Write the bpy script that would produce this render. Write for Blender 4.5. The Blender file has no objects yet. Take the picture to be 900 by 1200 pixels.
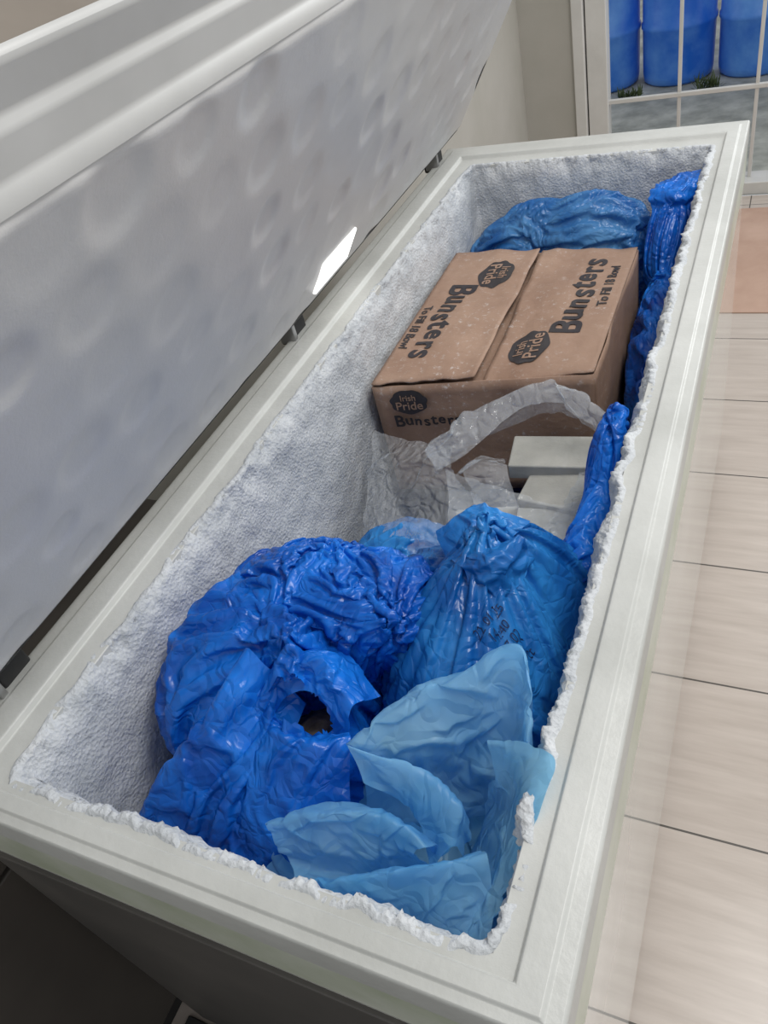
import bpy, bmesh, math, random
import numpy as np
from mathutils import Vector, Matrix, noise
from mathutils.bvhtree import BVHTree
random.seed(4); np.random.seed(4)
scene = bpy.context.scene
try:
    scene.view_settings.view_transform = 'Standard'
except Exception: pass
COL = scene.collection

# ------------------------------------------------------------------ helpers
def link(o, parent=None):
    COL.objects.link(o)
    if parent: o.parent = parent
    return o
def empty(name):
    e = bpy.data.objects.new(name, None); e.empty_display_size = .05
    return link(e)
def mesh_obj(name, verts, faces, mat=None, parent=None, smooth=False):
    me = bpy.data.meshes.new(name)
    me.from_pydata([tuple(map(float, v)) for v in verts], [], [tuple(map(int, f)) for f in faces])
    me.update()
    if smooth: me.polygons.foreach_set('use_smooth', [True]*len(me.polygons))
    if mat: me.materials.append(mat)
    return link(bpy.data.objects.new(name, me), parent)
def bevel(o, w, seg=3):
    m = o.modifiers.new('bev', 'BEVEL'); m.width = w; m.segments = seg; m.limit_method = 'ANGLE'; m.angle_limit = math.radians(30)
    for p in o.data.polygons: p.use_smooth = True
    m2 = o.modifiers.new('wn', 'WEIGHTED_NORMAL'); m2.keep_sharp = True
def box(name, x0, x1, y0, y1, z0, z1, mat, parent=None, bev=0):
    v = [(x, y, z) for z in (z0, z1) for y in (y0, y1) for x in (x0, x1)]
    f = [(0,2,3,1),(4,5,7,6),(0,1,5,4),(2,6,7,3),(0,4,6,2),(1,3,7,5)]
    o = mesh_obj(name, v, f, mat, parent)
    if bev: bevel(o, bev)
    return o

class NT:
    def __init__(s, name):
        s.mat = bpy.data.materials.new(name); s.mat.use_nodes = True
        s.nt = s.mat.node_tree; s.nt.nodes.clear()
        s.out = s.nt.nodes.new('ShaderNodeOutputMaterial')
        s.tc = s.nt.nodes.new('ShaderNodeTexCoord')
    def l(s, a, b): s.nt.links.new(a, b)
    def noise(s, scale, detail=4, rough=.6, vec=None):
        nd = s.nt.nodes.new('ShaderNodeTexNoise'); nd.inputs['Scale'].default_value = scale
        nd.inputs['Detail'].default_value = detail; nd.inputs['Roughness'].default_value = rough
        s.l(vec or s.tc.outputs['Object'], nd.inputs['Vector']); return nd.outputs['Fac']
    def ramp(s, fac, stops):
        r = s.nt.nodes.new('ShaderNodeValToRGB'); el = r.color_ramp.elements
        while len(el) < len(stops): el.new(.5)
        for e, (p, c) in zip(el, stops): e.position = p; e.color = (*c, 1)
        s.l(fac, r.inputs['Fac']); return r.outputs['Color']
    def bump(s, h, strength, dist=.01, normal=None):
        b = s.nt.nodes.new('ShaderNodeBump'); b.inputs['Strength'].default_value = strength; b.inputs['Distance'].default_value = dist
        s.l(h, b.inputs['Height'])
        if normal: s.l(normal, b.inputs['Normal'])
        return b.outputs['Normal']
    def pbsdf(s, color=None, rough=.5, **k):
        p = s.nt.nodes.new('ShaderNodeBsdfPrincipled')
        if color is not None:
            if hasattr(color, 'links'): s.l(color, p.inputs['Base Color'])
            else: p.inputs['Base Color'].default_value = (*color, 1)
        p.inputs['Roughness'].default_value = rough
        for a, b in k.items():
            p.inputs[a.replace('_', ' ')].default_value = b
        return p
    def done(s, sh): s.l(sh, s.out.inputs['Surface']); return s.mat

def simple(name, c1, c2=None, rough=.5, scale=8, bumps=0, bscale=60, **k):
    m = NT(name); c2 = c2 or c1
    col = m.ramp(m.noise(scale, 5), [(.35, c1), (.68, c2)])
    p = m.pbsdf(col, rough, **k)
    if bumps: m.l(m.bump(m.noise(bscale, 4), bumps), p.inputs['Normal'])
    return m.done(p.outputs[0])

# ------------------------------------------------------------------ materials
M_rim = simple('white_rim_plastic', (.47,.475,.45), (.58,.585,.56), .38, 6, .08, 90)
def side_mat():
    m = NT('glossy_white_panel')
    col = m.ramp(m.noise(5, 5), [(.3, (.60,.60,.55)), (.7, (.74,.73,.69))])
    p = m.pbsdf(col, .07); p.inputs['Specular IOR Level'].default_value = .8
    return m.done(p.outputs[0])
M_side = side_mat()
M_trim = simple('greenish_aged_trim', (.46,.50,.38), (.62,.64,.56), .3, 9)
M_endpanel = simple('shaded_end_panel', (.07,.065,.06), (.11,.10,.09), .45, 4)  # shade on the freezer's near end, put into a dark colour
def frost_mat():
    m = NT('frost')
    col = m.ramp(m.noise(16, 6, .6), [(.3, (.48,.505,.53)), (.65, (.63,.65,.67)), (.85, (.82,.83,.84))])
    p = m.pbsdf(col, .6)
    h1 = m.noise(45, 5, .65)
    v = m.nt.nodes.new('ShaderNodeTexVoronoi'); v.inputs['Scale'].default_value = 210
    m.l(m.tc.outputs['Object'], v.inputs['Vector'])
    h2 = m.noise(300, 4, .75)
    nb = m.bump(h1, .3, .010); nb = m.bump(v.outputs['Distance'], .45, .003, nb); nb = m.bump(h2, .45, .003, nb)
    m.l(nb, p.inputs['Normal']); return m.done(p.outputs[0])
M_frost = frost_mat()
def lid_mat():
    m = NT('lid_liner_aluminium')
    col = m.ramp(m.noise(2.0, 3, .5), [(.3, (.56,.555,.55)), (.7, (.60,.595,.585))])
    p = m.pbsdf(col, .34)
    nb = m.bump(m.noise(180, 4, .7), .16, .002)
    m.l(nb, p.inputs['Normal']); return m.done(p.outputs[0])
M_lid = lid_mat()
M_lidframe = simple('lid_frame_plastic', (.42,.42,.41), (.50,.50,.49), .4, 4)
M_lidout = simple('lid_outer_shell', (.16,.135,.11), (.20,.17,.14), .4)
M_dark = simple('black_rubber', (.015,.015,.015), (.03,.03,.03), .6)
M_metal = simple('hinge_steel', (.35,.35,.35), (.5,.5,.5), .35, Metallic=.8)

def plastic(name, dark, light, alpha=1.0, transl=.3, rough=.26, bscale=35, bst=.3, tint=None):
    m = NT(name)
    col = m.ramp(m.noise(10, 3, .55), [(.34, dark), (.66, light)])
    p = m.pbsdf(col, rough); p.inputs['Specular IOR Level'].default_value = .5
    v = m.nt.nodes.new('ShaderNodeTexVoronoi'); v.feature = 'DISTANCE_TO_EDGE'; v.inputs['Scale'].default_value = bscale
    mapn = m.nt.nodes.new('ShaderNodeVectorMath'); mapn.operation = 'ADD'
    nz = m.nt.nodes.new('ShaderNodeTexNoise'); nz.inputs['Scale'].default_value = 14
    sc = m.nt.nodes.new('ShaderNodeVectorMath'); sc.operation = 'SCALE'; sc.inputs['Scale'].default_value = .14
    m.l(m.tc.outputs['Object'], nz.inputs['Vector']); m.l(nz.outputs['Color'], sc.inputs[0])
    m.l(m.tc.outputs['Object'], mapn.inputs[0]); m.l(sc.outputs[0], mapn.inputs[1]); m.l(mapn.outputs[0], v.inputs['Vector'])
    nb = m.bump(v.outputs['Distance'], bst, .012)
    m.l(nb, p.inputs['Normal'])
    t = m.nt.nodes.new('ShaderNodeBsdfTranslucent'); m.l(col, t.inputs['Color']); m.l(nb, t.inputs['Normal'])
    mx = m.nt.nodes.new('ShaderNodeMixShader'); mx.inputs[0].default_value = transl
    m.l(p.outputs[0], mx.inputs[1]); m.l(t.outputs[0], mx.inputs[2])
    if alpha >= 1: return m.done(mx.outputs[0])
    tr = m.nt.nodes.new('ShaderNodeBsdfTransparent'); tr.inputs['Color'].default_value = (*(tint or [min(1, .35+c*.9) for c in light]), 1)
    mx2 = m.nt.nodes.new('ShaderNodeMixShader'); mx2.inputs[0].default_value = alpha
    m.l(tr.outputs[0], mx2.inputs[1]); m.l(mx.outputs[0], mx2.inputs[2])
    return m.done(mx2.outputs[0])
M_blue = plastic('blue_polythene', (.002,.070,.44), (.014,.25,.92), 1, .28, .26, 40, .45)
M_blue2 = plastic('mid_blue_polythene', (.005,.11,.42), (.04,.32,.80), 1, .28, .26, 40, .4)
M_blue3 = plastic('pale_blue_polythene', (.02,.16,.50), (.14,.40,.77), 1, .35, .28, 40, .4)
M_lblue = plastic('light_blue_polythene', (.12,.45,.79), (.38,.73,.96), .74, .45, .36, 30, .45, (.40,.74,1))
M_clear = plastic('clear_polythene', (.78,.80,.83), (.90,.92,.94), .27, .22, .08, 30, .9, (.95,.97,.98))
M_dblue = simple('deep_blue_packs', (.004,.03,.16), (.01,.07,.32), .35, 14, .5, 25)
M_brown = simple('brown_food_pack', (.04,.03,.02), (.20,.16,.10), .5, 60)

# ------------------------------------------------------------------ camera
R = Vector((.9015,.373,-.219)).normalized()
F = Vector((-.419,.627,-.6568)).normalized()
F = (F - R*F.dot(R)).normalized()
U = R.cross(F)
cam = bpy.data.cameras.new('camera'); co = link(bpy.data.objects.new('camera', cam))
co.matrix_world = Matrix(((R.x,U.x,-F.x,0),(R.y,U.y,-F.y,0),(R.z,U.z,-F.z,1.48),(0,0,0,1)))
cam.sensor_fit = 'VERTICAL'; cam.sensor_height = 36; cam.lens = 26.97; cam.clip_start = .02
scene.camera = co

# ------------------------------------------------------------------ freezer
IX0, IX1, IY0, IY1 = -.648, -.1315, .164, 1.727
OX0, OX1, OY0, OY1 = -.742, -.069, .120, 1.841
Z = .86
fz = empty('chest_freezer')
def loops_mesh(name, loops, mat, parent, bev=0, cap=False):
    v = []; f = []
    for (x0,x1,y0,y1,z) in loops:
        v += [(x0,y0,z),(x1,y0,z),(x1,y1,z),(x0,y1,z)]
    for i in range(len(loops)-1):
        for k in range(4):
            a = i*4+k; b = i*4+(k+1)%4
            f.append((a, b, b+4, a+4))
    if cap: f.append(tuple((len(loops)-1)*4+k for k in range(4)))
    o = mesh_obj(name, v, f, mat, parent)
    if bev: bevel(o, bev)
    return o
def lerp_loop(t, z, e=0):
    return (IX0+(OX0-IX0)*t-e, IX1+(OX1-IX1)*t+e, IY0+(OY0-IY0)*t-e, IY1+(OY1-IY1)*t+e, z)
loops_mesh('rim', [lerp_loop(0,.80), lerp_loop(0,Z-.010), lerp_loop(.33,Z-.008), lerp_loop(.37,Z-.0005), lerp_loop(.42,Z), lerp_loop(.72,Z), lerp_loop(.76,Z-.003), lerp_loop(.96,Z-.004), lerp_loop(1,Z-.008), lerp_loop(1,Z-.05), lerp_loop(.97,Z-.054)], M_rim, fz, .0018)
loops_mesh('trim_band', [lerp_loop(.99,Z-.05), lerp_loop(.99,Z-.13), lerp_loop(.96,Z-.133)], M_trim, fz, .002)
body = loops_mesh('body', [lerp_loop(.97,Z-.10), lerp_loop(.97,.05), lerp_loop(.8,.03)], M_side, fz, 0, True)
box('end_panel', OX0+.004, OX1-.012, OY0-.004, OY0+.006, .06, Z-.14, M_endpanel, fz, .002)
for i in range(9):
    box('vent_rib_%d'%i, OX0+.32, OX1-.06, OY0-.008, OY0-.002, .12+i*.03, .13+i*.03, M_dark, fz)
for i,(x,y) in enumerate([(OX0+.06,OY0+.08),(OX1-.06,OY0+.08),(OX0+.06,OY1-.08),(OX1-.06,OY1-.08)]):
    box('foot_%d'%i, x-.025, x+.025, y-.025, y+.025, 0, .05, M_dark, fz, .004)

def perim(step=.0036, r=.014):
    pts = []
    x0,x1,y0,y1 = IX0,IX1,IY0,IY1
    def seg(a, b, n):
        L = math.dist(a,b); c = max(1,int(L/step))
        for i in range(c):
            t=i/c; pts.append((a[0]+(b[0]-a[0])*t, a[1]+(b[1]-a[1])*t, n[0], n[1]))
    def arc(cx,cy,a0):
        c = 6
        for i in range(c):
            a=a0+math.pi/2*i/c; pts.append((cx+r*math.cos(a), cy+r*math.sin(a), -math.cos(a), -math.sin(a)))
    seg((x0+r,y0),(x1-r,y0),(0,1)); arc(x1-r,y0+r,-math.pi/2)
    seg((x1,y0+r),(x1,y1-r),(-1,0)); arc(x1-r,y1-r,0)
    seg((x1-r,y1),(x0+r,y1),(0,-1)); arc(x0+r,y1-r,math.pi/2)
    seg((x0,y1-r),(x0,y0+r),(1,0)); arc(x0+r,y0+r,math.pi)
    return pts
pp = perim()
rows = [(-.0085,Z-.0100),(-.0065,Z-.0082),(-.004,Z-.0075),(-.001,Z-.008),(.001,Z-.0095),(.003,Z-.013),(.0045,Z-.017),(.006,Z-.022),(.0075,Z-.028)]
zz = Z-.036
while zz > .40: rows.append((.010, zz)); zz -= .009
while zz > .17: rows.append((.010, zz)); zz -= .03
rows.append((.012,.165))
V=[]; Fc=[]; n=len(pp)
for ri,(off,z) in enumerate(rows):
    top = math.exp(-max(0,(Z-.01-z))/.022)
    for (x,y,nx,ny) in pp:
        q = Vector((x,y,z))
        a = noise.fractal(q*26,.8,2.1,5); b = noise.noise(q*230); c = noise.noise(Vector((x*9,y*9,z*4)))
        pz = max(0,noise.noise(Vector((x*7,y*7,3)))+.1)
        right = 1.0 if nx < -.5 else .4
        d = off + .0025*a + .0014*b + .007*c*(1-top) + top*(.007*a+.0038*b+right*.010*pz)
        if ri == 0: d = off + .009*a
        zo = z + (0.0034*b+.003*a+.005*pz*right)*top*(1 if ri>0 else 0)
        V.append((x+nx*d, y+ny*d, zo))
for r in range(len(rows)-1):
    for k in range(n):
        a=r*n+k; b=r*n+(k+1)%n
        Fc.append((a, a+n, b+n, b))
Fc.append([ (len(rows)-1)*n+k for k in range(n)])
mesh_obj('frost_liner', V, Fc, M_frost, fz, True)

for i,y in enumerate((.27,1.008,1.753)):
    box('hinge_%d'%i, OX0-.022, OX0+.012, y-.022, y+.022, Z-.02, Z+.02, M_dark, fz, .004)
    box('hinge_plate_%d'%i, OX0-.012, OX0+.02, y-.034, y-.024, Z-.01, Z+.026, M_metal, fz, .002)

# ------------------------------------------------------------------ lid
TH = math.radians(57)
ds = Vector((math.cos(TH),0,math.sin(TH))); dn = Vector((math.sin(TH),0,-math.cos(TH)))
P0 = Vector((OX0-.004, 0, Z+.024))
def LP(s,y,d): return P0 + ds*s + dn*d + Vector((0,y,0))
LY0, LY1, LS = .10, 1.905, .652
def rrect(s0,s1,y0,y1,r,seg=8):
    out=[]
    for cx,cy,a0 in ((s0+r,y0+r,math.pi),(s1-r,y0+r,1.5*math.pi),(s1-r,y1-r,0),(s0+r,y1-r,.5*math.pi)):
        for k in range(seg+1):
            a=a0+.5*math.pi*k/seg; out.append((cx+r*math.cos(a),cy+r*math.sin(a)))
    return out
def lid_loops(name, loops, mat, bev, cap):
    v=[];f=[]
    for (s0,s1,y0,y1,d,r) in loops:
        pts=rrect(s0,s1,y0,y1,r); n=len(pts)
        v += [LP(s,y,d) for s,y in pts]
    for i in range(len(loops)-1):
        for k in range(n):
            a=i*n+k;b=i*n+(k+1)%n; f.append((a,a+n,b+n,b))
    if cap: f.append([ (len(loops)-1)*n+k for k in range(n)][::-1])
    o=mesh_obj(name,v,f,mat,fz,True); bevel(o,bev,2); return o
lid_loops('lid_outer', [(0,LS,LY0,LY1,-.004,.055),(0,LS,LY0,LY1,-.055,.055),(.02,LS-.02,LY0+.02,LY1-.02,-.075,.05)], M_lidout, .004, True)
def ins(b, t, e, d, r): return (b, LS-t, LY0+e, LY1-e, d, r)
lid_loops('lid_frame', [ins(-.001,-.001,-.001,-.006,.055),ins(-.001,-.001,-.001,-.002,.055),ins(.002,.003,.003,.001,.053),ins(.006,.030,.020,.003,.05),ins(.009,.036,.026,.009,.048),ins(.020,.060,.038,.015,.045),ins(.024,.066,.042,.022,.035),ins(.030,.073,.047,.025,.03)], M_lidframe, .003, False)
s0,s1,y0,y1 = .024,LS-.065,LY0+.042,LY1-.042
ns,ny = 125, 380
dim=[]
for i in range(6):
    for j in range(18):
        dim.append((s0+.055+i*.093+random.uniform(-.012,.012), y0+.05+j*.1+random.uniform(-.015,.015)+(.05 if i%2 else 0), random.uniform(.026,.040), random.choice((.0008,.0015,.0025,.0038))))
dim=np.array(dim)
V=[];Fc=[]
for i in range(ns+1):
    for j in range(ny+1):
        s=s0+(s1-s0)*i/ns; y=y0+(y1-y0)*j/ny
        d=.027+.0015*noise.noise(Vector((s*4,y*4,2)))
        r2=((dim[:,0]-s)**2+(dim[:,1]-y)**2)/dim[:,2]**2
        d-=float(np.sum(dim[:,3]*np.exp(-r2**2.6)))
        e=min(i,ns-i,j,ny-j)
        if e<4: d=d-(4-e)**2*.0008
        V.append(LP(s,y,d))
for i in range(ns):
    for j in range(ny):
        a=i*(ny+1)+j; Fc.append((a,a+1,a+ny+2,a+ny+1))
mesh_obj('lid_liner', V, Fc, M_lid, fz, True)
ml = NT('lamp_diffuser'); em=ml.nt.nodes.new('ShaderNodeEmission'); em.inputs['Color'].default_value=(1,.99,.96,1); em.inputs['Strength'].default_value=2.0
ml=ml.done(em.outputs[0])
def lidbox(name,s0,s1,y0,y1,d0,d1,mat,bev):
    v=[LP(s,y,d) for d in (d0,d1) for y in (y0,y1) for s in (s0,s1)]
    f=[(0,2,3,1),(4,5,7,6),(0,1,5,4),(2,6,7,3),(0,4,6,2),(1,3,7,5)]
    o=mesh_obj(name,v,f,mat,fz); bevel(o,bev); return o
lidbox('lid_lamp_lens',.060,.125,1.02,1.155,.018,.031,ml,.003)

# ------------------------------------------------------------------ film solver: inextensible sheet confined near a target surface
A3=lambda *a: np.array(a,float)
BLO=A3(IX0+.016,IY0+.014,.19); BHI=A3(IX1-.016,IY1-.016,.92)
def topo(f):
    e=np.concatenate([f[:,[0,1]],f[:,[1,2]],f[:,[2,0]]]); o=np.concatenate([f[:,2],f[:,0],f[:,1]])
    e=np.sort(e,axis=1); key=e[:,0].astype(np.int64)*1000003+e[:,1]
    od=np.argsort(key,kind='stable'); ks=key[od]; e=e[od]; o=o[od]
    first=np.concatenate([[True],ks[1:]!=ks[:-1]]); E=e[first]
    same=np.where(ks[1:]==ks[:-1])[0]
    O=np.stack([o[same],o[same+1]],1) if len(same) else np.zeros((0,2),int)
    return E,O
def subdivide(par, D, f, norm):
    E,_=topo(f); n=len(par)
    mid=(par[E[:,0]]+par[E[:,1]])/2
    if norm: mid/=np.linalg.norm(mid,axis=1)[:,None]
    Dm=(D[E[:,0]]+D[E[:,1]])/2
    keyE=E[:,0].astype(np.int64)*1000003+E[:,1]; od=np.argsort(keyE); sk=keyE[od]
    def find(a,b):
        k=np.minimum(a,b).astype(np.int64)*1000003+np.maximum(a,b); return n+od[np.searchsorted(sk,k)]
    a,b,c=f[:,0],f[:,1],f[:,2]; ab,bc,ca=find(a,b),find(b,c),find(c,a)
    nf=np.concatenate([np.stack(t,1) for t in ((a,ab,ca),(ab,b,bc),(ca,bc,c),(ab,bc,ca))])
    return np.concatenate([par,mid]),np.concatenate([D,Dm]),nf
def relax(P,T,f,rest,td,iters,bend,lo,hi,g,inner=4,pull=.0):
    E,O=topo(f);N=len(P)
    LE=np.linalg.norm(rest[E[:,0]]-rest[E[:,1]],axis=1);LO=np.linalg.norm(rest[O[:,0]]-rest[O[:,1]],axis=1)
    dE=np.maximum(1,np.bincount(E.ravel(),minlength=N))[:,None].astype(float);dO=np.maximum(1,np.bincount(O.ravel(),minlength=N))[:,None].astype(float)
    def proj(P,A,L,dg,k,short):
        i,j=A[:,0],A[:,1];d=P[j]-P[i];l=np.sqrt((d*d).sum(1))+1e-9;w=.5*(l-L)/l
        if short:w=np.minimum(w,0)
        c=d*w[:,None];acc=np.empty_like(P)
        for a in range(3):acc[:,a]=np.bincount(i,c[:,a],N)-np.bincount(j,c[:,a],N)
        return P+acc/dg*k
    prev=P.copy()
    for it in range(iters):
        vel=(P-prev)*.8;prev=P.copy();sp=np.sqrt((vel**2).sum(1))[:,None];vel*=np.minimum(1,.003/(sp+1e-9))
        P=P+vel;P[:,2]-=g
        if pull: P=P+(T-P)*pull
        for k in range(inner):
            P=proj(P,E,LE,dE,1.6,False)
            if k%2==0 and len(O):P=proj(P,O,LO,dO,bend,True)
        D=P-T;l=np.sqrt((D*D).sum(1));m=l>td
        P[m]=T[m]+D[m]/l[m][:,None]*td[m][:,None]
        P=np.clip(P,lo,hi)
    return P
def lap(P,f,k,n):
    E,_=topo(f);N=len(P);dg=np.maximum(1,np.bincount(E.ravel(),minlength=N))[:,None]
    for _ in range(n):
        acc=np.empty_like(P)
        for a in range(3):acc[:,a]=np.bincount(E[:,0],P[E[:,1],a],N)+np.bincount(E[:,1],P[E[:,0],a],N)
        P=P+(acc/dg-P)*k
    return P
def nz3(T,fr,seed):
    out=np.empty((len(T),3))
    for i,p in enumerate(T):
        q=Vector((p[0]*fr+seed,p[1]*fr,p[2]*fr)); out[i]=noise.noise_vector(q)
    return out
def film(name,par,f,Tfn,levels,expand,td,mat,parent=None,norm=False,seed=1,fr=28,amp=.5,lo=BLO,hi=BHI,bend=.3,g=.0002,iters=(50,40,32,26,18),cut=None,pull=.015,base=.7,smooth=1):
    D=None
    for L in range(levels):
        T,rs,tdl=Tfn(par)
        ex=1+(expand-1)*(base+(1-base)*L/max(1,levels-1))
        if D is None: D=nz3(T,fr,seed)*td*amp*tdl[:,None]*2
        P=np.clip(T+D,lo,hi)
        P=relax(P,T,f,rs*ex,td*tdl,iters[min(L,len(iters)-1)],bend,lo,hi,g,pull=pull)
        if L==levels-1 and smooth: P=lap(P,f,.5,smooth)
        D=P-T
        if L<levels-1: par,D,f=subdivide(par,D,f,norm)
    if cut is not None:
        c,r=cut; cen=P[f].mean(1); f=f[np.linalg.norm((cen-c)/r,axis=1)>1]
    return mesh_obj(name,P,f,mat,parent,True)
def icos(sub):
    bm=bmesh.new(); bmesh.ops.create_icosphere(bm,subdivisions=sub,radius=1)
    v=np.array([x.co[:] for x in bm.verts]); f=np.array([[q.index for q in p.verts] for p in bm.faces])
    bm.free(); return v,f
# perp: surplus film around the gather axis -> pleats; warp: uneven surplus -> taut and crumpled areas side by side
def blob(name,center,ells,mat,parent,expand=1.04,td=.016,knot=None,kw=.8,levels=4,seed=1,topt=1.0,axis=None,perp=1.35,kr=.022,warp=.018,wf=1.9,**k):
    c=A3(*center); ells=[(A3(*a),A3(*b)) for a,b in ells]
    ax=None
    if axis is not None: ax=A3(*axis); ax/=np.linalg.norm(ax)
    elif knot is not None: ax=A3(*knot)-c; ax/=np.linalg.norm(ax)
    def Tfn(v):
        best=np.full(len(v),.02)
        for ec,er in ells:
            o=(c-ec)/er; d=v/er
            A=(d*d).sum(1);B=(d*o).sum(1);Cc=(o*o).sum()-1
            disc=B*B-A*Cc; t=np.where(disc>0,(-B+np.sqrt(np.maximum(disc,0)))/A,0)
            best=np.maximum(best,t)
        T=c+v*best[:,None]; rs=T-c
        if ax is not None:
            pa=(rs@ax)[:,None]*ax; rs=pa+(rs-pa)*perp
        if warp: rs=rs+nz3(v,wf,seed*3.7)*warp
        tdl=1+(topt-1)*np.clip(v[:,2],0,1)
        if knot is not None:
            kd=A3(*knot);dr=(kd-c);dr/=np.linalg.norm(dr)
            ang=np.arccos(np.clip(v@dr,-1,1));w=np.clip(1-ang/kw,0,1)**1.2
            T=T*(1-w[:,None])+(kd+v*kr)*w[:,None]
        return T,rs,tdl
    v,f=icos(3)
    return film(name,v,f,Tfn,levels,expand,td,mat,parent,norm=True,seed=seed,**k)
def crv(p,t):
    n=len(p); x=np.clip(t,0,1)*(n-1); k=np.minimum(x.astype(int),n-2); u=x-k
    g=lambda i:p[np.clip(i,0,n-1)]
    if p.ndim==3:
        idx=np.arange(p.shape[1]); g=lambda i:p[np.clip(i,0,n-1),idx]
    p1,p2=g(k),g(k+1); p0=np.where((k>0)[:,None],g(k-1),2*p1-p2); p3=np.where((k<n-2)[:,None],g(k+2),2*p2-p1)
    u=u[:,None]
    return .5*((2*p1)+(-p0+p2)*u+(2*p0-5*p1+4*p2-p3)*u*u+(-p0+3*p1-3*p2+p3)*u**3)
def loft(name,curves,mat,parent,n0=(7,3),levels=4,expand=1.2,td=.010,seed=1,warp=.006,wf=14,**k):
    cs=[np.array(c,float) for c in curves]
    def Tfn(par):
        rowsP=np.stack([crv(c,par[:,0]) for c in cs])
        T=crv(rowsP,par[:,1])
        return T,T+nz3(T,wf,seed*2.3)*warp,np.ones(len(T))
    nu,nv=n0
    par=np.array([(i/nu,j/nv) for i in range(nu+1) for j in range(nv+1)]);f=[]
    for i in range(nu):
        for j in range(nv):
            a=i*(nv+1)+j;b=a+nv+1
            f+=[(a,b,b+1),(a,b+1,a+1)] if (i+j)%2 else [(a,b,a+1),(b,b+1,a+1)]
    return film(name,par,np.array(f),Tfn,levels,expand,td,mat,parent,seed=seed,lo=k.pop('lo',A3(IX0+.012,IY0+.008,.19)),hi=k.pop('hi',A3(-.108,1.72,.95)),**k)

# deep filler
blob('frozen_packs',(-.39,.55,.30),[((-.39,.55,.30),(.23,.36,.12))],M_dblue,None,levels=3,expand=1.1)
blob('frozen_packs',(-.39,1.30,.30),[((-.39,1.30,.30),(.23,.36,.12))],M_dblue,None,levels=3,expand=1.1,seed=4)

# left dark blue bag
bA=empty('blue_carrier_bag')
blob('bag_film',(-.47,.38,.64),[((-.50,.46,.64),(.13,.16,.19)),((-.48,.30,.61),(.135,.12,.175)),((-.42,.33,.67),(.08,.08,.13)),((-.56,.42,.72),(.085,.14,.12))],
     M_blue,bA,expand=1.06,td=.028,levels=5,seed=2,knot=(-.43,.385,.845),kw=.75,kr=.04,perp=1.32,fr=12,warp=.035,cut=(A3(-.405,.340,.815),A3(.036,.02,.07)))
blob('bag_gather',(-.46,.50,.77),[((-.48,.50,.765),(.13,.105,.085)),((-.40,.52,.765),(.095,.08,.075))],
     M_blue,bA,expand=1.14,td=.026,levels=5,seed=12,knot=(-.37,.46,.83),kw=1.0,kr=.045,perp=1.22,fr=16,warp=.04,wf=2.2)
blob('frozen_pack_inside',(-.41,.345,.70),[((-.41,.345,.70),(.05,.05,.05))],M_brown,bA,levels=3,expand=1.05,td=.004)
loft('handle_loop',[[(-.47,.36,.79),(-.44,.41,.81),(-.39,.42,.81),(-.34,.39,.78)],[(-.455,.345,.81),(-.43,.375,.842),(-.39,.383,.85),(-.345,.355,.82)],[(-.445,.335,.79),(-.425,.352,.815),(-.39,.358,.82),(-.35,.335,.79)]],M_blue,bA,n0=(6,3),expand=1.16,td=.009,seed=4)
loft('handle_front',[[(-.45,.34,.79),(-.43,.325,.80),(-.39,.320,.80),(-.35,.335,.80)],[(-.46,.325,.79),(-.43,.305,.81),(-.385,.298,.81),(-.34,.32,.80)],[(-.48,.26,.74),(-.44,.235,.75),(-.38,.235,.74),(-.33,.27,.75)],[(-.49,.22,.68),(-.44,.20,.69),(-.38,.20,.68),(-.33,.23,.69)]],M_blue,bA,n0=(6,5),expand=1.12,td=.014,seed=5,warp=.012)
loft('fold',[[(-.51,.38,.78),(-.53,.32,.75),(-.57,.26,.72),(-.61,.21,.67)],[(-.47,.37,.865),(-.495,.30,.83),(-.54,.24,.785),(-.585,.195,.715)],[(-.42,.36,.79),(-.44,.27,.74),(-.48,.21,.70),(-.51,.185,.66)]],M_blue,bA,n0=(6,4),expand=1.12,td=.016,seed=8,warp=.012)
# centre bag, tied
bB=empty('blue_carrier_bag')
bagB=blob('bag_film',(-.27,.53,.64),[((-.27,.50,.64),(.12,.14,.19)),((-.24,.62,.65),(.10,.10,.16)),((-.36,.60,.63),(.10,.10,.14)),((-.24,.42,.65),(.10,.08,.14))],
     M_blue2,bB,expand=1.05,td=.018,knot=(-.265,.585,.865),kw=.85,levels=5,seed=6,perp=1.25,fr=14,pull=.02,warp=.03)
loft('ear_back',[[(-.31,.565,.83),(-.28,.575,.845),(-.245,.575,.845)],[(-.335,.605,.835),(-.29,.62,.855),(-.235,.605,.85)],[(-.325,.63,.83),(-.29,.645,.85),(-.23,.635,.84)]],M_blue2,bB,n0=(4,3),expand=1.25,td=.014,seed=31)
loft('ear_side',[[(-.295,.55,.85),(-.27,.55,.865),(-.245,.575,.86)],[(-.27,.525,.86),(-.24,.535,.873),(-.22,.58,.868)],[(-.265,.51,.81),(-.23,.52,.825),(-.21,.58,.825)]],M_blue2,bB,n0=(4,3),expand=1.25,td=.013,seed=33)
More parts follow.
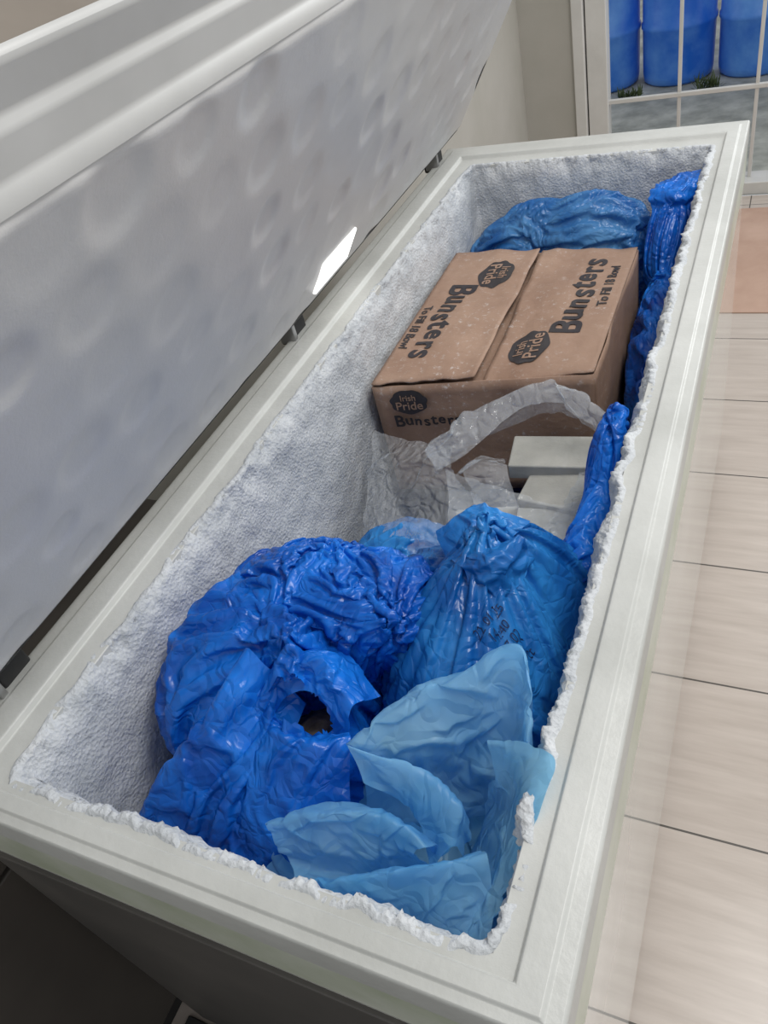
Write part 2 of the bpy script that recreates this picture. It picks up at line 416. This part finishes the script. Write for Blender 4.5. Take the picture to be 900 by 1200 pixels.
# other blue bags
bR=empty('blue_carrier_bag'); blob('bag_film',(-.172,.76,.66),[((-.170,.82,.72),(.040,.07,.10)),((-.175,.70,.66),(.045,.11,.11))],M_blue,bR,expand=1.12,td=.018,levels=5,seed=9,fr=26,knot=(-.165,.83,.81),kw=.8,kr=.045,perp=1.3,warp=.03)
bD=empty('blue_carrier_bag'); blob('bag_film',(-.44,1.62,.63),[((-.52,1.63,.62),(.13,.09,.16)),((-.36,1.63,.66),(.15,.09,.16)),((-.46,1.64,.68),(.13,.07,.13))],M_blue3,bD,expand=1.08,td=.022,levels=5,seed=12,fr=14,axis=(1,0,.35),perp=1.3,warp=.035,lo=A3(-.632,1.515,.2))
bE=empty('blue_carrier_bag'); blob('bag_film',(-.18,1.50,.66),[((-.19,1.58,.72),(.060,.10,.09)),((-.18,1.42,.58),(.05,.25,.15))],M_blue,bE,expand=1.10,td=.022,levels=5,seed=15,fr=16,knot=(-.18,1.59,.80),kw=.9,kr=.04,perp=1.3,warp=.035,lo=A3(-.232,1.1,.3))
loft('bag_ear',[[(-.22,1.56,.79),(-.18,1.54,.79),(-.145,1.58,.80)],[(-.23,1.60,.83),(-.18,1.57,.84),(-.14,1.60,.85)],[(-.22,1.66,.82),(-.18,1.65,.84),(-.145,1.66,.84)]],M_blue,bE,n0=(4,3),expand=1.3,td=.016,seed=37)
bL=empty('blue_carrier_bag'); blob('bag_film',(-.47,.74,.50),[((-.47,.74,.50),(.14,.10,.17))],M_blue2,bL,expand=1.1,td=.016,levels=4,seed=22,axis=(1,.5,.5),perp=1.3)

# light blue open bag
bC=empty('light_blue_bag')
sm=dict(expand=1.08,td=.013,bend=.40,pull=0,fr=15,base=.85,smooth=1,warp=.015,wf=17)
Ctop=[(-.327,.308,.83),(-.297,.346,.845),(-.245,.384,.86),(-.187,.426,.88),(-.161,.387,.87),(-.157,.346,.85)]
Cbot=[(-.314,.296,.79),(-.269,.314,.79),(-.241,.336,.79),(-.211,.356,.79),(-.182,.351,.80),(-.168,.345,.80)]
Cmid=[tuple((np.array(a)+np.array(b))/2+A3(.012,.0,.008)) for a,b in zip(Ctop,Cbot)]
Cdeep=[(-.31,.27,.73),(-.27,.29,.72),(-.24,.31,.715),(-.21,.32,.72),(-.18,.33,.73),(-.165,.33,.74)]
Cback=[tuple(np.array(a)+A3(-.02,.03,-.09)) for a in Ctop]
loft('mouth_flap',[Cback,Ctop,Cmid,Cbot,Cdeep],M_lblue,bC,n0=(8,7),seed=3,**sm)
band1o=[(-.324,.303,.835),(-.287,.300,.832),(-.240,.300,.825),(-.210,.283,.815),(-.204,.254,.795)]
band1i=[(-.305,.285,.81),(-.264,.277,.802),(-.243,.262,.795),(-.231,.242,.775),(-.23,.23,.76)]
band1b=[(-.30,.30,.80),(-.27,.31,.79),(-.235,.305,.78),(-.20,.29,.77),(-.20,.26,.75)]
loft('lip_fold',[band1b,band1o,band1i],M_lblue,bC,n0=(7,3),seed=5,**dict(sm,td=.009))
LFt=[(-.387,.223,.80),(-.339,.239,.82),(-.287,.25,.83),(-.248,.254,.82),(-.221,.243,.81)]
LFt2=[(-.375,.213,.80),(-.335,.222,.81),(-.287,.232,.815),(-.252,.236,.81),(-.232,.235,.80)]
FBo=[(-.334,.172,.81),(-.274,.187,.83),(-.218,.211,.835),(-.19,.224,.835),(-.163,.237,.835)]
FBm=[(-.334,.178,.797),(-.28,.197,.812),(-.222,.219,.82),(-.195,.232,.82),(-.172,.245,.82)]
FBi=[(-.326,.168,.79),(-.275,.176,.80),(-.216,.192,.805),(-.19,.20,.805),(-.157,.212,.805)]
LFb=[(-.343,.172,.765),(-.293,.172,.765),(-.245,.172,.765),(-.193,.175,.77),(-.156,.177,.775)]
val=[(-.355,.200,.775),(-.30,.210,.765),(-.25,.220,.76),(-.21,.235,.755),(-.19,.240,.755)]
LFo=[(-.395,.235,.76),(-.345,.265,.76),(-.29,.275,.76),(-.25,.275,.75),(-.22,.26,.75)]
loft('front_cloth',[LFo,LFt,LFt2,val,FBm,FBo,FBi,LFb],M_lblue,bC,n0=(8,14),seed=7,**sm)
Ro=[(-.191,.342,.84),(-.162,.336,.86),(-.132,.326,.875),(-.120,.313,.876),(-.122,.285,.868),(-.130,.246,.85),(-.142,.211,.82),(-.152,.182,.795)]
Rm=[(-.188,.334,.845),(-.166,.327,.852),(-.148,.312,.860),(-.140,.296,.858),(-.142,.268,.845),(-.150,.235,.825),(-.158,.204,.80),(-.168,.179,.785)]
Ri=[(-.185,.328,.82),(-.170,.319,.82),(-.161,.300,.82),(-.164,.280,.81),(-.165,.252,.80),(-.170,.224,.79),(-.178,.196,.78),(-.181,.181,.78)]
Rd=[(-.20,.32,.74),(-.20,.31,.73),(-.205,.29,.72),(-.21,.27,.71),(-.21,.25,.71),(-.21,.23,.72),(-.21,.22,.73),(-.21,.20,.74)]
loft('side_cloth',[Ro,Rm,Ri,Rd],M_lblue,bC,n0=(8,5),seed=14,**dict(sm,td=.009,expand=1.06,warp=.009))
loft('bag_bottom',[[(-.40,.19,.72),(-.30,.18,.71),(-.20,.18,.71),(-.15,.18,.73)],[(-.39,.25,.71),(-.30,.25,.69),(-.21,.25,.69),(-.15,.25,.72)],[(-.37,.32,.71),(-.29,.33,.70),(-.22,.34,.70),(-.15,.35,.73)]],M_lblue,bC,n0=(6,4),seed=13,**dict(sm,expand=1.15,td=.014))

# clear bag
bK=empty('clear_plastic_bag')
kk=dict(expand=1.11,td=.016,bend=.3,pull=0,fr=14,base=.8,smooth=1,warp=.018,wf=14)
Klo=[(-.467,.866,.74),(-.437,.888,.76),(-.391,.932,.78),(-.293,.979,.80),(-.223,.953,.79),(-.172,.921,.77)]
Kli=[(-.436,.829,.73),(-.388,.862,.75),(-.346,.916,.77),(-.287,.951,.78),(-.231,.926,.77),(-.178,.906,.75)]
Kback=[tuple(np.array(a)+A3(0,.012,-.07)) for a in Klo]
loft('handle_loop',[Kback,Klo,Kli],M_clear,bK,n0=(9,4),seed=21,**dict(kk,td=.012))
loft('left_film',[[(-.62,.985,.68),(-.56,.96,.685),(-.50,.92,.71),(-.43,.88,.74)],[(-.60,.90,.67),(-.54,.87,.69),(-.47,.85,.72),(-.41,.83,.73)],[(-.57,.78,.64),(-.49,.75,.67),(-.396,.75,.70),(-.33,.77,.69)],[(-.52,.68,.61),(-.43,.67,.64),(-.36,.67,.66),(-.3,.68,.64)]],M_clear,bK,n0=(7,7),seed=23,**kk)
loft('front_film',[[(-.42,.84,.72),(-.33,.84,.695),(-.26,.83,.685),(-.18,.84,.70)],[(-.40,.78,.70),(-.32,.78,.685),(-.26,.78,.68),(-.17,.77,.695)],[(-.38,.70,.68),(-.3,.69,.67),(-.24,.69,.67),(-.17,.70,.67)]],M_clear,bK,n0=(6,5),seed=27,**kk)
loft('inner_fold',[[(-.42,.86,.70),(-.39,.89,.71),(-.35,.90,.705)],[(-.39,.82,.735),(-.36,.84,.74),(-.33,.85,.73)],[(-.36,.78,.70),(-.33,.79,.70),(-.30,.80,.70)]],M_clear,bK,n0=(5,4),seed=29,**kk)
loft('right_film',[[(-.23,.90,.69),(-.20,.90,.70),(-.165,.89,.72)],[(-.25,.82,.68),(-.21,.82,.69),(-.17,.82,.71)],[(-.26,.74,.69),(-.22,.74,.70),(-.18,.74,.71)]],M_clear,bK,n0=(5,5),seed=41,**kk)

M_wbox = simple('grey_frosted_board', (.32,.315,.285), (.44,.43,.39), .65, 14,.2,60)
wb = empty('frozen_food_box')
def rbox(name,c,size,rot,mat,parent,bev=.003):
    o=box(name,-size[0]/2,size[0]/2,-size[1]/2,size[1]/2,-size[2]/2,size[2]/2,mat,parent,bev)
    o.location=c; o.rotation_euler=rot; return o
rbox('carton_top',(-.275,.935,.674),(.145,.075,.028),(.03,.02,.12),M_wbox,wb)
rbox('carton_mid',(-.248,.870,.655),(.13,.075,.024),(.10,.0,-.14),M_wbox,wb)
rbox('carton_low',(-.240,.800,.635),(.14,.085,.028),(.14,.0,.10),M_wbox,wb)
rbox('carton_left',(-.36,.80,.60),(.10,.12,.035),(.1,.05,.3),M_wbox,wb)

# ------------------------------------------------------------------ cardboard carton
def card_mat():
    m=NT('corrugated_cardboard')
    col=m.ramp(m.noise(7,6,.6),[(.3,(.265,.16,.11)),(.7,(.38,.25,.18))])
    fr=m.ramp(m.noise(90,6,.8),[(.56,(0,0,0)),(.72,(1,1,1))]); fr2=m.ramp(m.noise(5,3),[(.38,(.08,.08,.08)),(.65,(.85,.85,.85))])
    mul=m.nt.nodes.new('ShaderNodeMath');mul.operation='MULTIPLY';m.l(fr,mul.inputs[0]);m.l(fr2,mul.inputs[1])
    mix=m.nt.nodes.new('ShaderNodeMix');mix.data_type='RGBA';m.l(mul.outputs[0],mix.inputs['Factor'])
    m.l(col,mix.inputs[6]);mix.inputs[7].default_value=(.72,.72,.72,1)
    p=m.pbsdf(mix.outputs[2],.7); m.l(m.bump(m.noise(30,4),.3,.008),p.inputs['Normal']); return m.done(p.outputs[0])
M_card=card_mat()
M_ink=simple('printed_ink',(.030,.025,.030),(.045,.04,.04),.6)
cb=empty('cardboard_box')
CT=.748
NL,NR,FL,FR_=(-.618,1.005),(-.240,1.068),(-.622,1.500),(-.240,1.500)
def top_xy(u,v):
    a=Vector(NL).lerp(Vector(NR),u); b=Vector(FL).lerp(Vector(FR_),u); return a.lerp(b,v)
def sheet(name, fn, nu, nv, mat, parent, th=.003):
    V=[];Fc=[]
    for i in range(nu+1):
        for j in range(nv+1): V.append(fn(i/nu,j/nv))
    for i in range(nu):
        for j in range(nv):
            a=i*(nv+1)+j; Fc.append((a,a+nv+1,a+nv+2,a+1))
    o=mesh_obj(name,V,Fc,mat,parent,True)
    s=o.modifiers.new('sol','SOLIDIFY'); s.thickness=th; s.offset=0
    return o
def side_fn(p,q):
    def fn(u,v):
        a=Vector(p).lerp(Vector(q),u); z=.50+(CT-.004-.50)*v
        d=.009*noise.noise(Vector((a.x*9,a.y*9,z*9)))*math.sin(math.pi*u)
        return (a.x+d,a.y+d,z)
    return fn
for nm,p,q in (('near_side',NL,NR),('right_side',NR,FR_),('far_side',FR_,FL),('left_side',FL,NL)):
    sheet(nm,side_fn(p,q),24,12,M_card,cb)
def zL(u,v): return CT+.002+.004*u+.010*noise.noise(Vector((u*3,v*4,1)))*u+.002*noise.noise(Vector((u*9,v*14,4)))
def zR(u,v): return CT+.001-.012*(1-u)*(1-v)-.012*(1-v)**3*(1-u)+.010*noise.noise(Vector((u*3,v*4,7)))*(1-u*.7)+.002*noise.noise(Vector((u*9,v*14,5)))
def flapL(u,v):
    p=top_xy(u*.487,v); return (p.x,p.y+.004*noise.noise(Vector((u*6,v*3,9)))*(1-v),zL(u,v))
def flapR(u,v):
    p=top_xy(.502+u*.498,v); return (p.x+.003*noise.noise(Vector((v*7,1,9)))*(1-u),p.y+.006*(1-v)**3*(1-u)+.004*noise.noise(Vector((u*6,v*3,19)))*(1-v),zR(u,v))
sheet('flap_left',flapL,24,36,M_card,cb); sheet('flap_right',flapR,24,36,M_card,cb)
def under(u,v):
    p=top_xy(.02+.96*u,v*.98+.01); return (p.x,p.y,CT-.024)
sheet('inner_flap',under,4,4,M_card,cb)
def surf_z(x,y):
    v=min(1,max(0,(y-1.035)/.465)); u=(x+.62)/.38
    return zL(min(1,u/.487),v) if u<.495 else zR(max(0,(u-.502)/.498),v)
def conform(me):
    for vt in me.vertices:
        base=vt.co.z-CT; vt.co.z=surf_z(vt.co.x,vt.co.y)+.0026+base*1.0
def text(name, body, size, loc, xdir, ydir, bold=.0, parent=cb, mat=M_ink, align='CENTER', conf=None):
    cu=bpy.data.curves.new(name,'FONT'); cu.body=body; cu.size=size; cu.align_x=align; cu.align_y='CENTER'; cu.offset=bold; cu.extrude=.0002
    ob=bpy.data.objects.new(name+'_t',cu); COL.objects.link(ob)
    bpy.context.view_layer.update()
    me=bpy.data.meshes.new_from_object(ob.evaluated_get(bpy.context.evaluated_depsgraph_get())); bpy.data.objects.remove(ob)
    x=Vector(xdir).normalized(); y=Vector(ydir).normalized(); z=x.cross(y)
    me.transform(Matrix(((x.x,y.x,z.x,loc[0]),(x.y,y.y,z.y,loc[1]),(x.z,y.z,z.z,loc[2]),(0,0,0,1))))
    if conf: conf(me)
    me.materials.clear(); me.materials.append(mat)
    return link(bpy.data.objects.new(name,me),parent)
def oval(name, loc, rx, ry, xdir, ydir, conf=False):
    x=Vector(xdir).normalized(); y=Vector(ydir).normalized(); L=Vector(loc)
    V=[L.copy()];Fc=[]
    for r in range(1,5):
        for i in range(48):
            a=i*math.pi/24; V.append(L+(x*rx*math.cos(a)*(1+.05*math.sin(9*a))+y*ry*math.sin(a)*(1+.04*math.sin(7*a)))*r/4)
    for i in range(48): Fc.append((0,1+i,1+(i+1)%48))
    for r in range(3):
        for i in range(48):
            a=1+r*48+i;b=1+r*48+(i+1)%48;Fc.append((a,a+48,b+48,b))
    o=mesh_obj(name,V,Fc,M_ink,cb)
    if conf: conform(o.data)
    return o
def word(tag,body,size,c,x,y,bold,conf=None):
    c=Vector(c);n=len(body);adv=size*.60
    wd={'B':1.15,'t':.72,'r':.8,'s':.9}
    tot=sum(wd.get(ch,1) for ch in body)*adv; pos=-tot/2
    for i,ch in enumerate(body):
        w=wd.get(ch,1)*adv; k=pos+w/2; pos+=w; s=size*(1.25 if i==0 else 1.08+.08*math.sin(i*2.1))
        p=c+x*k+y*(.07*size*math.sin(i*1.7)); xx=(x+y*.08*math.sin(i*2.3)).normalized(); yy=(y-x*.08*math.sin(i*2.3)).normalized()
        text('letter_%s_%d'%(tag,i),ch,s,p,xx,yy,bold,conf=conf)
        # second strike makes the heavy doubled lettering of the print
        text('letter_shadow_%s_%d'%(tag,i),ch,s,p+x*size*.035-y*size*.03,xx,yy,bold,conf=conf)
def logo(tag, c, xd, yd, s):
    c=Vector(c); x=Vector(xd).normalized(); y=Vector(yd).normalized(); n=x.cross(y)
    oval('logo_oval_'+tag, c-x*.125*s+y*.042*s, .052*s,.038*s, x,y,True)
    text('logo_a_'+tag,'Irish',.027*s,c-x*.128*s+y*.058*s+n*.0006,x,y,.0002,mat=M_card,conf=conform)
    text('logo_b_'+tag,'Pride',.038*s,c-x*.125*s+y*.032*s+n*.0006,x,y,.0004,mat=M_card,conf=conform)
    word(tag,'Bunsters',.064*s,c+x*.055*s-y*.016*s+n*.0002,x,y,.0010*s,conform)
    text('sub_'+tag,'To Fill 18 Bowl',.026*s,c+x*.085*s-y*.066*s+n*.0002,x,y,.0005,conf=conform)
logo('r',(-.330,1.27,CT),(0,1,0),(-1,0,0),.95)
logo('l',(-.540,1.275,CT),(0,-1,0),(1,0,0),.95)
nd=(Vector((NR[0],NR[1],0))-Vector((NL[0],NL[1],0))).normalized()
up=Vector((0,0,1))
fc=Vector((NL[0],NL[1],0))+nd*.065+Vector((0,-.009,0))
oval('logo_oval_f',(fc.x,fc.y,.714),.034,.026,nd,up)
text('logo_a_f','Irish',.017,(fc.x,fc.y-.0015,.723),nd,up,.0001,mat=M_card)
text('logo_b_f','Pride',.024,(fc.x,fc.y-.0015,.706),nd,up,.0002,mat=M_card)
fc2=fc+nd*.028
word('f','Bunsters',.028,(fc2.x,fc2.y-.001,.673),nd,up,.0003)

bvh=BVHTree.FromPolygons([v.co.copy() for v in bagB.data.vertices],[tuple(p.vertices) for p in bagB.data.polygons])
def on_bag(me):
    for vt in me.vertices:
        zs=[]
        for dx,dy in ((0,0),(.004,0),(-.004,0),(0,.004),(0,-.004)):
            h=bvh.ray_cast(Vector((vt.co.x+dx,vt.co.y+dy,1.0)),Vector((0,0,-1)))
            if h[0] is not None: zs.append(h[0].z)
        if zs: vt.co.z=max(zs)*.6+sum(zs)/len(zs)*.4+.0015
M_print=simple('faded_print',(.01,.03,.12),(.012,.05,.18),.5)
for i,t in enumerate(['22 01 25','14:40','047 02','18-Oct']):
    xd=Vector((.35,.90,.0)).normalized(); yd=Vector((-.90,.35,.0)).normalized()
    text('print_%d'%i,t,.013,Vector((-.235,.487,.90))-yd*(.013*i),xd,yd,.0,parent=bB,mat=M_print,conf=on_bag)

# ------------------------------------------------------------------ room
def tile_mat():
    m=NT('floor_tiles')
    mp=m.nt.nodes.new('ShaderNodeMapping'); mp.inputs['Location'].default_value=(-.32,-.357,0)
    m.l(m.tc.outputs['Object'],mp.inputs['Vector'])
    b=m.nt.nodes.new('ShaderNodeTexBrick'); b.offset=0; b.inputs['Scale'].default_value=1; b.inputs['Brick Width'].default_value=.42
    b.inputs['Row Height'].default_value=.336; b.inputs['Mortar Size'].default_value=.0022; b.inputs['Mortar Smooth'].default_value=.1
    m.l(mp.outputs[0],b.inputs['Vector'])
    mp2=m.nt.nodes.new('ShaderNodeMapping'); mp2.inputs['Scale'].default_value=(1.5,14,1); m.l(m.tc.outputs['Object'],mp2.inputs['Vector'])
    c=m.ramp(m.noise(3,6,.6,mp2.outputs[0]),[(.3,(.45,.385,.335)),(.7,(.56,.49,.435))])
    m.l(c,b.inputs['Color1']);m.l(c,b.inputs['Color2']); b.inputs['Mortar'].default_value=(.08,.07,.06,1)
    p=m.pbsdf(b.outputs['Color'],.3); return m.done(p.outputs[0])
M_wall=simple('beige_wall_paint',(.42,.405,.36),(.48,.46,.42),.6,3)
box('floor',-2.2,2.5,-1.5,3.47,-.05,0,tile_mat())
M_mat=simple('tan_cardboard_sheet',(.44,.28,.205),(.54,.365,.28),.6,5)
box('flattened_cardboard',-.62,.62,2.53,3.34,.0,.005,M_mat,None,.002)
WY=3.52
box('wall_back',-2.2,-.81,WY,WY+.12,0,2.6,M_wall)
box('wall_back_right',.75,2.5,WY,WY+.12,0,2.6,M_wall)
box('wall_left',-1.15,-1.03,-1.5,WY,0,2.6,M_wall)
M_shadebox=simple('painted_shade_brown',(.055,.048,.042),(.08,.07,.06),.4,3)  # dark brown carrying the shade beside the freezer
shbox=empty('shade_box')  # added box, stands in for the shaded gap between freezer and wall
box('shade_box_body',-1.02,-.80,-.7,.75,.06,.62,M_shadebox,shbox,.004)
box('shade_box_top',-1.025,-.79,-.71,.76,.62,.645,M_shadebox,shbox,.004)
box('shade_box_base',-1.01,-.82,-.69,.74,0,.06,M_dark,shbox)
for k in range(3): box('shade_box_front_%d'%k,-.802,-.792,-.69+k*.48,-.69+k*.48+.46,.08,.61,M_shadebox,shbox,.003)
box('floor_shade_slab',-.79,-.04,-.8,.115,0,.012,M_dark,None,.003)  # added black slab in place of the shade on the floor here
M_frame=simple('white_door_frame',(.58,.57,.54),(.64,.63,.60),.4)
dr=empty('door_1')
box('jamb_outer',-.81,-.765,WY-.03,WY+.08,0,2.2,M_frame,dr,.004)
box('jamb_inner',-.76,-.68,WY-.01,WY+.06,0,2.2,M_frame,dr,.004)
box('jamb_groove',-.766,-.759,WY+.0,WY+.06,0,2.2,M_dark,dr)
box('jamb_right',.68,.75,WY-.02,WY+.08,0,2.2,M_frame,dr,.004)
box('sill',-.81,.75,WY-.04,WY+.08,0,.05,M_frame,dr,.004)
box('head',-.81,.75,WY-.02,WY+.08,2.2,2.28,M_frame,dr,.004)
for i in range(5):
    x=-.405+.286*i
    box('bar_v%d'%i,x-.007,x+.007,WY+.02,WY+.034,.05,2.2,M_frame,dr,.002)
for i in range(5):
    z=.40+.45*i
    box('bar_h%d'%i,-.69,.69,WY+.016,WY+.036,z-.008,z+.008,M_frame,dr,.002)
# outdoors
M_conc=simple('outdoor_concrete',(.30,.31,.28),(.54,.55,.50),.8,7,.3,40)
box('yard_ground',-5,4,WY+.12,9,-.07,-.03,M_conc)
M_bin=simple('blue_barrel_plastic',(.02,.17,.80),(.16,.42,1.0),.3,4)
def lathe(name,prof,c,mat,parent,n=48):
    V=[];Fc=[]
    for r,z in prof:
        for k in range(n): a=2*math.pi*k/n; V.append((c[0]+r*math.cos(a),c[1]+r*math.sin(a),c[2]+z))
    for i in range(len(prof)-1):
        for k in range(n): a=i*n+k;b=i*n+(k+1)%n;Fc.append((a,b,b+n,a+n))
    Fc.append([k for k in range(n)][::-1]); Fc.append([(len(prof)-1)*n+k for k in range(n)])
    return mesh_obj(name,V,Fc,mat,parent,True)
for x in (-1.03,-.615,-.20,.215):
    e=empty('blue_barrel')
    lathe('barrel_body',[(.17,0),(.19,.015),(.195,.05),(.198,.28),(.205,.29),(.205,.31),(.198,.32),(.198,.60),(.205,.61),(.205,.63),(.198,.64),(.19,.88),(.17,.92),(.17,.93)],(x,5.28,-.03),M_bin,e)
    lathe('barrel_lid',[(.175,.93),(.18,.935),(.18,.96),(.17,.965)],(x,5.28,-.03),M_dark,e)
M_leaf=simple('weed_green',(.07,.10,.04),(.13,.18,.07),.6)
def weed(x,y,s):
    V=[];Fc=[]
    for i in range(90):
        a=random.uniform(0,6.28);l=s*random.uniform(.3,1);t=random.uniform(.2,1.4);w=.005
        d=Vector((math.cos(a)*math.cos(t),math.sin(a)*math.cos(t)*.5,math.sin(t)));b=Vector((x+random.uniform(-.06,.06),y,-.03));sd=Vector((-math.sin(a),math.cos(a),0))*w
        k=len(V);V+=[b,b+d*l*.6+sd,b+d*l,b+d*l*.6-sd];Fc.append((k,k+1,k+2,k+3))
    mesh_obj('weed_plant',V,Fc,M_leaf)
weed(-.84,4.99,.08);weed(-.42,4.99,.11);weed(-.02,4.99,.06)

# ------------------------------------------------------------------ light
w=bpy.data.worlds.new('world');scene.world=w;w.use_nodes=True
bg=w.node_tree.nodes['Background'];bg.inputs['Color'].default_value=(.95,.975,1,1);bg.inputs['Strength'].default_value=.60
def area(name,loc,target,sx,sy,power,color=(1,1,1)):
    l=bpy.data.lights.new(name,'AREA');l.shape='RECTANGLE';l.size=sx;l.size_y=sy;l.energy=power;l.color=color
    o=link(bpy.data.objects.new(name,l));o.location=loc
    o.rotation_euler=(Vector(target)-Vector(loc)).to_track_quat('-Z','Y').to_euler();return o
area('overhead_area_light',(.5,1.0,2.6),(-.3,.9,.6),1.2,.5,27,(1,.98,.95))  # unseen area light added overhead
area('window_daylight',(.9,3.2,1.9),(-.5,.9,.8),1.2,1.2,26,(.95,.98,1))
